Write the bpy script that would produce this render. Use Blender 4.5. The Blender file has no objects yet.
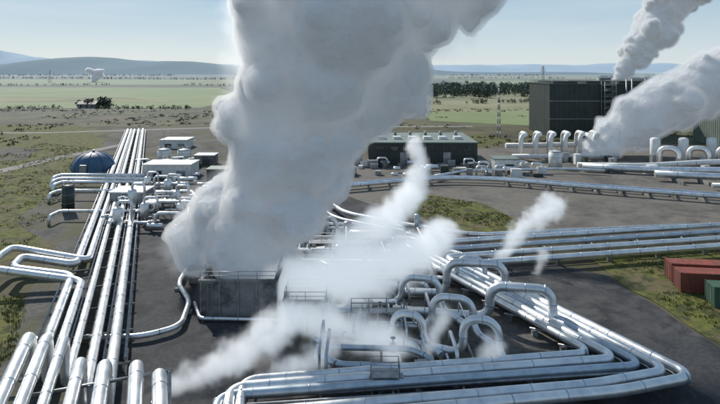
import bpy, bmesh, math, random
from mathutils import Vector, Matrix, noise
R = random.Random(7)
scene = bpy.context.scene
rad = math.radians

# ------------------------------------------------------------ materials
def new_mat(name):
    m = bpy.data.materials.new(name); m.use_nodes = True
    nt = m.node_tree
    return m, nt, nt.nodes, nt.links, nt.nodes['Principled BSDF']

def surf(name, c1, c2, scale=1.0, rough=0.7, metal=0.0, detail=5, bump=0.0, scale2=None, c3=None, painted_haze=False, lo=0.35, hi=0.65, rvar=0.0, c4=None, scale3=0.3):
    m, nt, N, L, b = new_mat(name)
    geo = N.new('ShaderNodeNewGeometry')
    n1 = N.new('ShaderNodeTexNoise'); n1.inputs['Scale'].default_value = scale; n1.inputs['Detail'].default_value = detail
    n1.inputs['Roughness'].default_value = 0.65
    L.new(geo.outputs['Position'], n1.inputs['Vector'])
    mr = N.new('ShaderNodeMapRange'); mr.inputs[1].default_value = lo; mr.inputs[2].default_value = hi
    L.new(n1.outputs['Fac'], mr.inputs[0])
    mx = N.new('ShaderNodeMix'); mx.data_type = 'RGBA'
    mx.inputs[6].default_value = (*c1, 1); mx.inputs[7].default_value = (*c2, 1)
    L.new(mr.outputs[0], mx.inputs[0])
    col = mx.outputs[2]
    for cc, ss in ((c3, scale2), (c4, scale3)):
        if cc is None: continue
        n2 = N.new('ShaderNodeTexNoise'); n2.inputs['Scale'].default_value = ss; n2.inputs['Detail'].default_value = 8
        n2.inputs['Roughness'].default_value = 0.65; n2.inputs['Distortion'].default_value = 0.4
        L.new(geo.outputs['Position'], n2.inputs['Vector'])
        m2 = N.new('ShaderNodeMapRange'); m2.inputs[1].default_value = 0.48; m2.inputs[2].default_value = 0.6
        L.new(n2.outputs['Fac'], m2.inputs[0])
        mx2 = N.new('ShaderNodeMix'); mx2.data_type = 'RGBA'
        L.new(m2.outputs[0], mx2.inputs[0]); L.new(col, mx2.inputs[6]); mx2.inputs[7].default_value = (*cc, 1)
        col = mx2.outputs[2]
    if painted_haze:  # air haze painted into the base colour, growing with distance from the origin
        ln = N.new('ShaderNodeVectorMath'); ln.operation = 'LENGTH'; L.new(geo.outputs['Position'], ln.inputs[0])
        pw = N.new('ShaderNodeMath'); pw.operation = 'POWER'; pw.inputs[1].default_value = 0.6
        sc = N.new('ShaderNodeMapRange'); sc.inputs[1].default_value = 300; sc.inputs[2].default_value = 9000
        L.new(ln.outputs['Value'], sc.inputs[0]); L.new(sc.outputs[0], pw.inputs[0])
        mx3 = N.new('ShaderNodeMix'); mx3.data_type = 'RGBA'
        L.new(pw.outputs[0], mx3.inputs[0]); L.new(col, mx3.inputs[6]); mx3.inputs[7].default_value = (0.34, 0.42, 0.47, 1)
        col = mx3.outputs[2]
    L.new(col, b.inputs['Base Color'])
    b.inputs['Roughness'].default_value = rough
    b.inputs['Metallic'].default_value = metal
    if rough > 0.8: b.inputs['Specular IOR Level'].default_value = 0.2
    if rvar:
        rr = N.new('ShaderNodeMapRange'); rr.inputs[3].default_value = rough - rvar; rr.inputs[4].default_value = rough + rvar
        L.new(n1.outputs['Fac'], rr.inputs[0]); L.new(rr.outputs[0], b.inputs['Roughness'])
    if bump:
        bp = N.new('ShaderNodeBump'); bp.inputs['Strength'].default_value = bump; bp.inputs['Distance'].default_value = 0.3
        L.new(n1.outputs['Fac'], bp.inputs['Height']); L.new(bp.outputs[0], b.inputs['Normal'])
    return m

M = {}
M['ground'] = surf('scrub_ground_mat', (0.125,0.105,0.065), (0.065,0.066,0.036), 0.03, 0.95, c3=(0.105,0.105,0.05), scale2=0.009, painted_haze=True, c4=(0.048,0.048,0.03), scale3=0.05)
M['field'] = surf('green_field_mat', (0.15,0.19,0.07), (0.20,0.235,0.095), 0.01, 0.95, painted_haze=True, c3=(0.23,0.235,0.12), scale2=0.006)
M['dryfield'] = surf('dry_field_mat', (0.25,0.225,0.115), (0.165,0.165,0.07), 0.015, 0.95, painted_haze=True, c3=(0.14,0.148,0.06), scale2=0.01)
M['grass'] = surf('rough_grass_mat', (0.062,0.078,0.018), (0.15,0.145,0.038), 0.8, 0.95, bump=0.7, c3=(0.12,0.098,0.058), scale2=0.16, c4=(0.045,0.052,0.02), scale3=0.45)
M['asphalt'] = surf('asphalt_mat', (0.034,0.036,0.040), (0.060,0.061,0.064), 2.2, 0.88, bump=0.2, c3=(0.080,0.078,0.075), scale2=0.07, c4=(0.03,0.031,0.034), scale3=0.25)
M['gravel'] = surf('gravel_mat', (0.072,0.069,0.064), (0.138,0.13,0.118), 1.6, 0.95, bump=0.4, c3=(0.056,0.055,0.053), scale2=0.06, c4=(0.088,0.088,0.048), scale3=0.1)
M['yard'] = surf('yard_mat', (0.115,0.106,0.094), (0.17,0.157,0.137), 0.8, 0.95, bump=0.25, c3=(0.085,0.08,0.073), scale2=0.04, c4=(0.15,0.138,0.12), scale3=0.15)
M['track'] = surf('track_mat', (0.20,0.19,0.175), (0.27,0.255,0.23), 0.3, 0.95)
M['alu'] = surf('aluminium_cladding_mat', (0.56,0.58,0.60), (0.80,0.805,0.80), 0.55, 0.38, 0.8, rvar=0.13, bump=0.07)
M['alub'] = surf('weathered_cladding_mat', (0.33,0.39,0.45), (0.50,0.56,0.62), 0.6, 0.42, 0.75, rvar=0.1, bump=0.06)
M['white'] = surf('white_paint_mat', (0.58,0.58,0.56), (0.74,0.74,0.72), 0.6, 0.45)
M['steel'] = surf('galvanised_steel_mat', (0.22,0.23,0.24), (0.38,0.39,0.40), 1.3, 0.5, 0.6)
M['dark'] = surf('dark_steel_mat', (0.03,0.032,0.035), (0.07,0.07,0.07), 1.0, 0.6, 0.2)
M['conc'] = surf('concrete_mat', (0.17,0.17,0.165), (0.28,0.275,0.26), 0.5, 0.9, bump=0.15, c3=(0.10,0.10,0.10), scale2=0.4)
M['green'] = surf('dark_green_cladding_mat', (0.022,0.034,0.031), (0.034,0.048,0.043), 0.3, 0.6)
M['greenl'] = surf('grey_green_roof_mat', (0.12,0.155,0.13), (0.17,0.205,0.18), 0.2, 0.6)
M['blue'] = surf('blue_fabric_mat', (0.03,0.08,0.15), (0.05,0.11,0.19), 0.6, 0.55)
M['red'] = surf('red_container_mat', (0.19,0.045,0.03), (0.27,0.07,0.045), 0.8, 0.6, c3=(0.14,0.05,0.035), scale2=1.2)
M['contg'] = surf('green_container_mat', (0.03,0.08,0.05), (0.05,0.11,0.07), 0.8, 0.6)
M['glass'] = surf('dark_glass_mat', (0.015,0.018,0.02), (0.03,0.035,0.04), 1, 0.12)
M['tyre'] = surf('tyre_mat', (0.015,0.015,0.015), (0.025,0.025,0.025), 3, 0.85)
M['leaf'] = surf('foliage_mat', (0.025,0.042,0.016), (0.055,0.08,0.03), 0.15, 0.9, painted_haze=True)
M['scrub'] = surf('scrub_foliage_mat', (0.045,0.048,0.026), (0.09,0.085,0.048), 0.2, 0.95, painted_haze=True)
M['bark'] = surf('bark_mat', (0.07,0.05,0.035), (0.11,0.085,0.06), 2, 0.9)
M['tuft'] = surf('grass_tuft_mat', (0.07,0.095,0.02), (0.16,0.165,0.05), 0.5, 0.95)
M['hill1'] = surf('hazed_hill_mat', (0.14,0.205,0.25), (0.18,0.245,0.28), 0.0012, 1.0)  # bluish distance haze is put into the hill colour
M['hill2'] = surf('hazed_far_hill_mat', (0.30,0.40,0.49), (0.34,0.43,0.51), 0.0008, 1.0)  # paler still: more of the haze painted into the colour

# ------------------------------------------------------------ mesh builder
class MB:
    def __init__(s): s.v=[]; s.f=[]; s.m=[]; s.sm=[]; s.mats=[]
    def mi(s, k):
        if k not in s.mats: s.mats.append(k)
        return s.mats.index(k)
    def face(s, idx, k, smooth=False):
        s.f.append(idx); s.m.append(s.mi(k)); s.sm.append(smooth)
    def box(s, x0,x1,y0,y1,z0,z1,k, ang=0, piv=None):
        b=len(s.v)
        cx,cy=(piv if piv else ((x0+x1)/2,(y0+y1)/2)); c,si=math.cos(ang),math.sin(ang)
        for z in (z0,z1):
            for (x,y) in ((x0,y0),(x1,y0),(x1,y1),(x0,y1)):
                dx,dy=x-cx,y-cy
                s.v.append((cx+dx*c-dy*si, cy+dx*si+dy*c, z))
        for q in ((0,3,2,1),(4,5,6,7),(0,1,5,4),(1,2,6,5),(2,3,7,6),(3,0,4,7)):
            s.face([b+i for i in q],k)
    def sweep(s, pts, rs, k, n=12, caps=True):
        pts=[Vector(p) for p in pts]
        if not isinstance(rs,(list,tuple)): rs=[rs]*len(pts)
        b=len(s.v)
        T=[]
        for i in range(len(pts)):
            a=pts[max(0,i-1)]; c=pts[min(len(pts)-1,i+1)]
            T.append((c-a).normalized())
        up=Vector((0,0,1)) if abs(T[0].z)<0.9 else Vector((1,0,0))
        u=T[0].cross(up).normalized()
        for i,p in enumerate(pts):
            if i:
                u=(u-T[i]*u.dot(T[i]))
                if u.length<1e-5: u=T[i].orthogonal()
                u.normalize()
            w=T[i].cross(u)
            for j in range(n):
                a=2*math.pi*j/n
                s.v.append(tuple(p+(u*math.cos(a)+w*math.sin(a))*rs[i]))
        for i in range(len(pts)-1):
            for j in range(n):
                s.face([b+i*n+j, b+i*n+(j+1)%n, b+(i+1)*n+(j+1)%n, b+(i+1)*n+j],k,True)
        if caps:
            s.face([b+j for j in range(n)][::-1],k); e=b+(len(pts)-1)*n
            s.face([e+j for j in range(n)],k)
    def tube(s, pts, r, k, bend=None, n=12, ring=0, ringk='steel'):
        P=[Vector(p) for p in pts]
        if bend is None: bend=r*2.6
        out=[P[0]]
        for i in range(1,len(P)-1):
            a,b,c=P[i-1],P[i],P[i+1]
            l1=(a-b).length; l2=(c-b).length
            t=min(bend,0.49*l1,0.49*l2)
            p0=b+(a-b).normalized()*t; p2=b+(c-b).normalized()*t
            for q in range(7):
                h=q/6; k1=0.55
                c1=p0.lerp(b,k1); c2=p2.lerp(b,k1)
                out.append(p0*(1-h)**3+c1*3*h*(1-h)**2+c2*3*h*h*(1-h)+p2*h**3)
        out.append(P[-1])
        s.sweep(out,r,k,n)
        if ring:
            for i in range(len(P)-1):
                a,b=P[i],P[i+1]; l=(b-a).length
                d=(b-a).normalized(); q=ring*R.uniform(.3,.8)+bend*0.3
                while q<l-bend*0.3:
                    s.sweep([a+d*q,a+d*(q+0.12)],r*1.04,ringk,n); q+=ring
    def cyl(s,x,y,z0,z1,r,k,n=16,r2=None):
        s.sweep([(x,y,z0),(x,y,z1)],[r,r if r2 is None else r2],k,n)
    def beam(s,a,b,w,k): s.sweep([a,b],w,k,4)
    def vessel(s,x,y,z0,z1,r,k,n=20):
        pr=[(z0,r*0.3),(z0+r*0.12,r*0.7),(z0+r*0.4,r),(z1-r*0.4,r),(z1-r*0.12,r*0.7),(z1,r*0.2)]
        s.sweep([(x,y,a) for a,_ in pr],[b for _,b in pr],k,n)
    def hvessel(s,a,b,r,k,n=20):
        a=Vector(a);b=Vector(b);d=(b-a).normalized()
        s.sweep([a,a+d*r*.12,a+d*r*.45,b-d*r*.45,b-d*r*.12,b],[r*.3,r*.7,r,r,r*.7,r*.3],k,n)
    def valve(s,x,y,z,r,k='steel'):
        s.cyl(x,y,z-r*1.3,z+r*1.3,r*1.25,k,10); s.cyl(x,y,z+r*1.3,z+r*3.2,0.07,'dark',6)
        s.cyl(x,y,z+r*3.2,z+r*3.2+0.06,r*0.9,'dark',12)
    def rail(s,pts,h=1.1,k='steel',w=0.035,gap=2.0):
        for a,b in zip(pts[:-1],pts[1:]):
            a=Vector(a);b=Vector(b);l=(b-a).length;n=max(1,int(l/gap))
            for i in range(n+1):
                p=a.lerp(b,i/n); s.beam(p,p+Vector((0,0,h)),w,k)
            for q in (h,h*.5): s.beam(a+Vector((0,0,q)),b+Vector((0,0,q)),w,k)
    def build(s,name):
        me=bpy.data.meshes.new(name); me.from_pydata(s.v,[],s.f)
        for k in s.mats: me.materials.append(M[k])
        me.polygons.foreach_set('material_index',s.m); me.polygons.foreach_set('use_smooth',s.sm)
        me.update()
        o=bpy.data.objects.new(name,me); scene.collection.objects.link(o); return o

# ------------------------------------------------------------ ground
def sheet(name, poly, z, k, jit=0.6, step=2.5, fr=0.15):
    pts=[]
    n=len(poly)
    for i in range(n):
        a=Vector((*poly[i],0)); b=Vector((*poly[(i+1)%n],0)); l=(b-a).length
        c=max(1,int(l/step))
        for j in range(c):
            p=a.lerp(b,j/c)
            o=noise.noise_vector(p*fr)*jit+noise.noise_vector(p*fr*4)*jit*0.4
            pts.append((p.x+o.x,p.y+o.y,z))
    me=bpy.data.meshes.new(name); me.from_pydata(pts,[],[list(range(len(pts)))])
    me.materials.append(M[k]); me.update()
    bm=bmesh.new(); bm.from_mesh(me)
    for f in bm.faces:
        if f.normal.z<0: f.normal_flip()
    bm.to_mesh(me); bm.free()
    o=bpy.data.objects.new(name,me); scene.collection.objects.link(o); return o

mb=MB()
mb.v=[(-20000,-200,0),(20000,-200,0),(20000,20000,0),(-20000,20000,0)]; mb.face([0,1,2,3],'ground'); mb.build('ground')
sheet('green_field',[(-1500,1020),(-240,960),(-125,600),(-128,448),(-330,436),(-900,440)],0.03,'field',6,20,0.02)
sheet('green_field',[(-2200,1900),(-300,1750),(-260,1150),(-1500,1150)],0.03,'field',10,40,0.01)
sheet('green_field',[(300,1090),(900,1120),(1200,1700),(250,1600)],0.03,'field',10,40,0.01)
sheet('dry_field',[(20,420),(60,700),(330,900),(520,620),(230,430),(110,330),(60,330)],0.03,'dryfield',6,20,0.02)
sheet('green_field',[(40,330),(45,400),(190,420),(150,350),(90,300)],0.05,'field',6,20,0.02)
sheet('dry_field',[(-700,640),(-260,620),(-180,520),(-560,510)],0.05,'dryfield',6,20,0.02)
sheet('dry_field',[(700,1800),(2500,1850),(2600,3000),(300,3000),(250,1900)],0.03,'dryfield',10,40,0.01)
sheet('dry_field',[(-500,1300),(60,1250),(50,2100),(-300,2300)],0.035,'dryfield',10,40,0.01)
sheet('grass_verge',[(-300,150),(-80,60),(-52,92),(-70,150),(-86,205),(-150,300),(-330,330)],0.02,'grass',2)
sheet('gravel_area',[(-80,0),(-34,50),(-52,95),(-68,110),(-90,190),(-128,290),(-70,285),(-25,230),(5,180),(0,140),(-20,90),(-20,0)],0.03,'gravel',1.2)
sheet('gravel_area',[(-100,82),(-50,56),(-54,84),(-66,98),(-92,104)],0.034,'gravel',1.5)
sheet('gravel_area',[(-200,190),(-112,185),(-122,215),(-205,222)],0.034,'gravel',3)
sheet('grass_verge',[(-53,73),(-38,52),(-36,58),(-44,74)],0.05,'grass',1.2)
sheet('yard',[(-9,140),(-14,175),(11.8,210),(53,215),(120,230),(180,190),(160,120),(64,100),(36,101),(20,101),(8,116)],0.045,'yard',0.8)
sheet('grass_verge',[(5,128),(12,138),(27,127),(33,108),(31,103),(17,105),(11,116)],0.06,'grass',1.6)
sheet('grass_verge',[(-5,215),(10,250),(60,262),(64,235),(45,218),(10,214)],0.06,'grass',1.6)
sheet('asphalt_road',[(-33,0),(-24,50),(-43,98),(-60,150),(-56,166),(-30,160),(-8,141),(8,116),(20,101),(28,88),(36,81.5),(39,60),(46,40),(60,0)],0.075,'asphalt',0.4)
sheet('grass_verge',[(36.5,80.5),(37,88),(48,92.5),(62,93),(130,105),(150,60),(60,30),(46,44),(39.5,60)],0.09,'grass',0.8)
sheet('gravel_area',[(-7,53),(-6,72),(3,76),(15,77),(21,65),(24,57),(21,54)],0.095,'gravel',0.6)
sheet('dirt_track',[(-200,120),(-112,150),(-106,190),(-96,232),(-92,231),(-101,188),(-107,146),(-200,112)],0.05,'track',0.4)
sheet('dirt_track',[(-400,262),(-150,270),(-60,300),(60,300),(60,295),(-58,294),(-150,265),(-400,256)],0.05,'track',0.6)

# hills
def hills(name,k,y0,depth,x0,x1,hf,nx=160):
    m=MB()
    ny=10
    for j in range(ny+1):
        t=j/ny; env=math.sin(math.pi*min(1,t*1.0)) if j<ny else 0
        for i in range(nx+1):
            x=x0+(x1-x0)*i/nx; y=y0+depth*t
            h=hf(x)*env*(0.9+0.25*noise.noise(Vector((x*0.0018,y*0.0018,3))))+ (noise.noise(Vector((x*.006,y*.006,0)))*hf(x)*0.05*env)
            m.v.append((x,y,max(h,-5 if env<.01 else 0)))
    for j in range(ny):
        for i in range(nx):
            a=j*(nx+1)+i; m.face([a,a+1,a+nx+2,a+nx+1],k,True)
    return m.build(name)
def g(x,c,w): return math.exp(-((x-c)/w)**2)
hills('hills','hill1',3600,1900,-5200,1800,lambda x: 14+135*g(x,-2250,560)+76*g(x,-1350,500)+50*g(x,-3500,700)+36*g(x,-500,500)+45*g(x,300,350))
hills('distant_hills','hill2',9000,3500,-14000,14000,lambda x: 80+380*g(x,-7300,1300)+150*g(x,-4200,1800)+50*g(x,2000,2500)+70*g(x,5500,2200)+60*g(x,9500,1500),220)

# ------------------------------------------------------------ trees
def leafball(m,c,rx,rz,n,size,k):
    for _ in range(n):
        while True:
            p=Vector((R.uniform(-1,1),R.uniform(-1,1),R.uniform(-1,1)))
            if 0.25<p.length<1: break
        q=Vector(c)+Vector((p.x*rx,p.y*rx,p.z*rz))
        a=Vector((R.uniform(-1,1),R.uniform(-1,1),R.uniform(-1,1))).normalized()
        b=a.orthogonal().normalized()*size*R.uniform(.6,1.3); d=a.cross(b).normalized()*size*R.uniform(.6,1.3)
        i=len(m.v); m.v+= [tuple(q-b),tuple(q+d*.8),tuple(q+b),tuple(q-d*.8)]
        m.face([i,i+1,i+2,i+3],k)
def tree(m,x,y,h,k='leaf',n=70):
    m.sweep([(x,y,0),(x+R.uniform(-.2,.2),y,h*.4),(x+R.uniform(-.4,.4),y,h*.75)],[h*.03,h*.022,h*.01],'bark',5)
    for i in range(2):
        a=R.uniform(0,6.28); m.sweep([(x,y,h*.3),(x+math.cos(a)*h*.2,y+math.sin(a)*h*.2,h*.6)],[h*.014,h*.006],'bark',4)
    for i in range(6):
        a=R.uniform(0,6.28); rr=R.uniform(0,.32)*h
        leafball(m,(x+math.cos(a)*rr,y+math.sin(a)*rr,h*R.uniform(.15,.8)),h*R.uniform(.2,.34),h*R.uniform(.16,.25),n//6,h*.1,k)
m=MB()
for i in range(330):
    x=R.uniform(70,235); y=R.uniform(600,900)
    if noise.noise(Vector((x*.02,y*.02,1)))>-0.3: tree(m,x*(y/600),y,R.uniform(7,15),n=60)
for i in range(900):
    x=R.uniform(-1500,1900); 
    if noise.noise(Vector((x*.004,0,7)))>-.02: tree(m,x,1080+40*math.sin(x*.01)+R.uniform(-8,8),R.uniform(3,6.5),n=24)
for i in range(900):
    x=R.uniform(-2400,2600)
    if noise.noise(Vector((x*.003,2,7)))>-.05: tree(m,x,1850+120*math.sin(x*.004)+R.uniform(-20,20),R.uniform(6,10),n=18)
for i in range(700):
    x=R.uniform(-3400,3600)
    if noise.noise(Vector((x*.002,4,7)))>-.1: tree(m,x,2900+R.uniform(-60,60),R.uniform(8,13),n=18)
for i in range(260):
    x=R.uniform(-350,-120); y=430+R.uniform(-5,5)
    if noise.noise(Vector((x*.03,0,5)))>-.15: tree(m,x,y,R.uniform(1.5,4),n=30)
for i in range(160):
    x=R.uniform(40,320); y=470+.3*x+R.uniform(-5,5)
    if noise.noise(Vector((x*.03,0,5)))>-.15: tree(m,x,y,R.uniform(2,6),n=30)
for i in range(70):
    tree(m,R.uniform(150,340),R.uniform(300,360),R.uniform(4,8),n=60)
for i in range(14):
    tree(m,-213+R.uniform(-12,12),447+R.uniform(-5,5),R.uniform(5,10),n=80)
m.build('distant_trees')
m=MB()
for i in range(3600):
    x=R.uniform(-420,170); y=R.uniform(215,430)
    if -135<x<15 and y<290: continue
    if noise.noise(Vector((x*.02,y*.02,9)))<-0.02: continue
    s=R.uniform(.35,1.2)
    leafball(m,(x,y,s*.3),s*1.6,s*.45,9,s*.45,'scrub')
m.build('scrub_bushes')
m=MB()
def inpoly(x,y,P):
    c=False;j=len(P)-1
    for i in range(len(P)):
        if (P[i][1]>y)!=(P[j][1]>y) and x<(P[j][0]-P[i][0])*(y-P[i][1])/(P[j][1]-P[i][1])+P[i][0]: c=not c
        j=i
    return c
def tufts(P,n):
    xs=[p[0] for p in P];ys=[p[1] for p in P];c=0
    while c<n:
        x=R.uniform(min(xs),max(xs));y=R.uniform(min(ys),max(ys))
        if not inpoly(x,y,P): c+=.2; continue
        c+=1
        if noise.noise(Vector((x*.12,y*.12,2)))<-.1: continue
        h=R.uniform(.10,.32)
        for b in range(5):
            a=R.uniform(0,6.28);w=h*.3;dx,dy=math.cos(a),math.sin(a)
            i=len(m.v);ox,oy=x+R.uniform(-.3,.3),y+R.uniform(-.3,.3)
            m.v+=[(ox-dy*w,oy+dx*w,.08),(ox+dy*w,oy-dx*w,.08),(ox+dx*h*.5,oy+dy*h*.5,h+.08)]
            m.face([i,i+1,i+2],'tuft')
tufts([(38,80),(38,87),(48,91.5),(75,94),(80,50),(60,34),(47,46),(41,60)],6000)
tufts([(-120,150),(-60,62),(-56,92),(-72,150),(-88,205),(-130,230)],7000)
tufts([(-53,73),(-38,52),(-36,58),(-44,74)],900)
tufts([(6,128),(12,136),(27,126),(32,108),(17,107),(12,116)],1200)
m.build('grass_tufts')

# ------------------------------------------------------------ left pipeline
B0=Vector((-25.3,50.6,0)); D=Vector((-0.350,0.937,0)).normalized(); Nn=Vector((D.y,-D.x,0))
def P(s,o,z): 
    q=B0+D*s+Nn*o; return (q.x,q.y,z)
def at_y(y,o):
    return (y-B0.y-Nn.y*o)/D.y
m=MB()
offs=[-4.2,-2.7,-1.2,0.6,2.5]
rise=[1.5,0.8,0.0,-4.8,-6.0]
for i,o in enumerate(offs):
    z=1.6; pts=[P(232,o,z)]
    if i in (0,1):
        ya,yb,xl=((81.7,77.3,-49.6) if i==0 else (83.6,75.4,-52.2))
        sa=at_y(ya,o); sb=at_y(yb,o); zz=2.6 if i==0 else 3.4
        pts+=[P(sa,o,z),(xl,ya+.5,zz),(xl+1.5,yb,zz),P(sb,o,z)]
    pts+=[P(rise[i],o,z),P(rise[i],o,6.2),P(-45,o,6.2)]
    m.tube(pts,[.56,.5,.42,.5,.56][i],'alu',bend=1.3,n=14,ring=5.5,ringk='alub')
for o,s0 in ((4.9,-7.0),(6.6,-9.0)):
    m.tube([P(s0,o,0),P(s0,o,6.2),P(-45,o,6.2)],.56,'alu',bend=1.3,n=14,ring=5.5,ringk='alub')
for o,r in ((-5.3,.14),(3.6,.16),(1.6,.13),(-2.0,.12)):
    m.tube([P(232,o,1.35),P(4,o,1.35)],r,'steel',n=8)
s=4
while s<230:
    a=P(s,-5.6,0.9);b=P(s,4.1,0.9); m.sweep([a,b],.16,'conc',4)
    for o in (-5.2,-1.9,3.4): 
        q=P(s,o,0); m.cyl(q[0],q[1],0,.95,.13,'steel',6)
    s+=7.5
for s in (-8,-18):
    m.sweep([P(s,-5,5.45),P(s,7.6,5.45)],.15,'steel',4)
    for o in (-5,1.5,7.4):
        q=P(s,o,0); m.cyl(q[0],q[1],0,5.5,.18,'steel',6)
m.build('steam_pipeline')

m=MB()
for i,(y,xl,z,r) in enumerate(((142,-76,2.4,.5),(139,-74,2.2,.4),(146,-78,2.6,.45),(130,-70,2,.35),(112,-60,1.8,.3))):
    sx=P(at_y(y,-3),-3,z)
    m.tube([(sx[0]+8,y,z),(xl,y,z),(xl,y-4,z),(xl,y-4,0)],r,'alu',ring=4)
for i in range(5):
    y=104+i*9; x=P(at_y(y,4),4,0)[0]
    m.tube([(x-2,y,1.6),(x+3,y,1.6),(x+3,y,3.4),(x+8+i%2*3,y,3.4),(x+8+i%2*3,y,0)],.32,'alu',ring=3)
    m.valve(x+2,y,1.6,.35)
m.tube([(-52,132,1.2),(-40,133,1.2),(-34,120,1.2),(-30,104,1.2),(-25,98,1.2)],.4,'alu',ring=4)
m.tube([(-50,128,1.0),(-41,129,1.0),(-36,118,1.0),(-32,103,1.0)],.3,'alu',ring=4)
m.build('branch_pipeline')
m=MB()
m.tube([(-25.5,83,.7),(-25.0,77,.7),(-21.6,71,.7),(-20.5,64,.7),(-24,61.5,.7),(-33,61.2,.7)],.33,'alu',bend=1.5,ring=3)
m.tube([(-21,71,.5),(-19,66.5,.5),(-8,66,.5)],.22,'alu',ring=3)
for x,y in ((-24.6,76),(-21.2,69),(-26,61.4),(-31,61.2)): m.box(x-.5,x+.5,y-.3,y+.3,.05,.42,'conc')
m.build('drain_pipeline')

# ------------------------------------------------------------ right pipeline bundle
E=Vector((-0.45,0.89,0)).normalized()
corn=[(31,52),(29.2,53),(27.4,54),(25.4,55.2),(23.4,56.4)]
Ls=[34,36.2,38.4,40.6,30]
m=MB()
for i,c in enumerate(corn):
    c=Vector((*c,1.5)); t=c+E*Ls[i]; r=[.5,.5,.42,.5,.42][i]
    if i<4: end=[(t.x,t.y,1.5),(t.x+115,t.y+115*.196,1.5)]
    else: end=[(t.x,t.y,1.5),(-6,83,1.5)]
    if i<2: left=[(c.x-8,c.y-2.3,1.5),(-15.4-2.4*i,44+1.2*i,1.5),(-15.4-2.4*i,44+1.2*i,.2)]
    else: left=[(-14+i*.8,c.y-5.0,1.5),(-10+i*.8,25,1.5)]
    m.tube(left[::-1]+[tuple(c)]+end,r,'alu' if i!=2 else 'alub',bend=1.6,n=14,ring=5,ringk='alub')
for i in (0.5,1.5,2.6):
    c=Vector((31-1.85*i,52+1.05*i,1.2)); t=c+E*(34+2.2*i)
    m.tube([(-12,c.y-4.6,1.2),tuple(c),(t.x,t.y,1.2),(t.x+115,t.y+22.5,1.2)],.14,'steel',n=8,bend=1)
for q in range(8):
    s=3+q*4.2; a=Vector((32,52.4,.85))+E*s; b=Vector((22.4,56.8,.85))+E*s
    m.sweep([a,b],.13,'steel',4)
    for t in (0.05,.5,.95):
        p=a.lerp(b,t); m.box(p.x-.3,p.x+.3,p.y-.3,p.y+.3,.06,.8,'conc')
for q in range(12):
    x=22+q*8.5; y0=83.2+(x-15.7)*.196
    m.sweep([(x,y0-.8,.85),(x,y0+9.5,.85)],.14,'steel',4)
    for t in (0,4.3,9): m.box(x-.25,x+.25,y0+t-.3,y0+t+.3,.06,.8,'conc')
for q in range(6):
    x=-10+q*6.5; y0=47+(x+14)*.11
    m.sweep([(x,y0-1,.85),(x,y0+6,.85)],.13,'steel',4)
m.build('steam_pipeline')
m=MB()
def arch(x0,y0,x1,y1,z,r,tail=None,head=None,k='alu'):
    pts=[]
    if head: pts.append(head)
    pts+=[(x0,y0,.9),(x0,y0,z),(x1,y1,z),(x1,y1,.9)]
    if tail: pts.append(tail)
    m.tube(pts,r,k,bend=1.5,n=16,ring=2.2,ringk='alub')
arch(15.3,66,22.2,64.6,4.6,.55,(24.6,59.8,.9),(4,68,.9))
arch(11.3,73,18.6,72,5.0,.52,(20.0,69,.9),(1,74,.9))
arch(5.2,70,9.8,69,4.2,.42,(12,64,.9),(-3,70.5,.9))
arch(10.6,57.4,14.0,56.6,4.6,.45,(16,53,.9),(5,60,.9))
arch(8.2,63.5,12.6,62.4,4.4,.42,(14.5,58.5,.9),(1,64,.9))
arch(3.6,61,6.8,60.2,3.6,.4,(8.3,57,.9),(-4,61.5,.9))
arch(13.5,78,17.2,77.2,4.0,.36,(18,75,.9),(5,79,.9))
arch(-9,99,-4,98,4,.4,(-2,93,.9),(-14,100,.9))
m.build('expansion_loop_pipes')

# ------------------------------------------------------------ central pipe complex
m=MB()
rows=[(84,-22,13,1.4,.36),(86.5,-24,11,2.1,.30),(89.5,-20,16,1.2,.42),(92.5,-16,10,2.4,.28),(96,-22,12,1.3,.4),(100,-16,8,1.8,.3),(105,-12,8,1.1,.36),(80.5,-6,12,1.8,.3),(77,-8,9,1.2,.34),
      (60.6,-3,6,1.1,.36),(57.6,-5,7,1.5,.3),(55,-4,9,1.0,.38),(66,-5,5,1.7,.28)]
for (y,a,b,z,r) in rows:
    m.tube([(a,y+2,0.1),(a,y+2,z),(a+1.8,y,z),(b-2,y-.4,z),(b,y-2.2,z),(b,y-2.2,.1)],r,'alu' if R.random()<.7 else 'alub',ring=3.2,ringk='steel')
    x=a+3
    while x<b-3:
        m.box(x-.12,x+.12,y-.5,y+.5,.08,z-r+.03,'steel')
        if R.random()<.35: m.valve(x+1.2,y-.1,z,r*1.0,'alub' if R.random()<.5 else 'steel')
        x+=R.uniform(3,4.6)
for i in range(30):
    x=R.uniform(-18,13); y0=R.uniform(76,96); l=R.uniform(5,12); z=R.uniform(.5,3.0)
    m.tube([(x,y0,.1),(x,y0,z),(x+R.uniform(-.6,.6),y0+l,z),(x,y0+l,.1)],R.uniform(.12,.26),R.choice(['alu','alub','steel']),n=10)
for i in range(24):
    x=R.uniform(-7,12); y0=R.uniform(53,70); l=R.uniform(3,7); z=R.uniform(.5,2.8)
    m.tube([(x,y0,.1),(x,y0,z),(x,y0+l,z),(x,y0+l,.1)],R.uniform(.08,.22),R.choice(['alu','alub','steel']),n=10)
for i in range(16):
    x=R.uniform(-16,10); y=R.uniform(53,76) if x>-3 else R.uniform(86,104); w=R.uniform(.6,1.8)
    m.box(x,x+w,y,y+w*.7,.08,R.uniform(.7,1.9),R.choice(['steel','conc','white','dark']),R.uniform(0,.5))
for i in range(14):
    m.vessel(R.uniform(-14,14),R.uniform(77,103),.1,R.uniform(2.2,3.8),R.uniform(.4,.75),R.choice(['alu','alub','steel']))
m.hvessel((-3,72.5,1.9),(5,72.0,1.9),.95,'alu'); m.hvessel((-2,94,2.2),(6,93.6,2.2),1.0,'alu')
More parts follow.
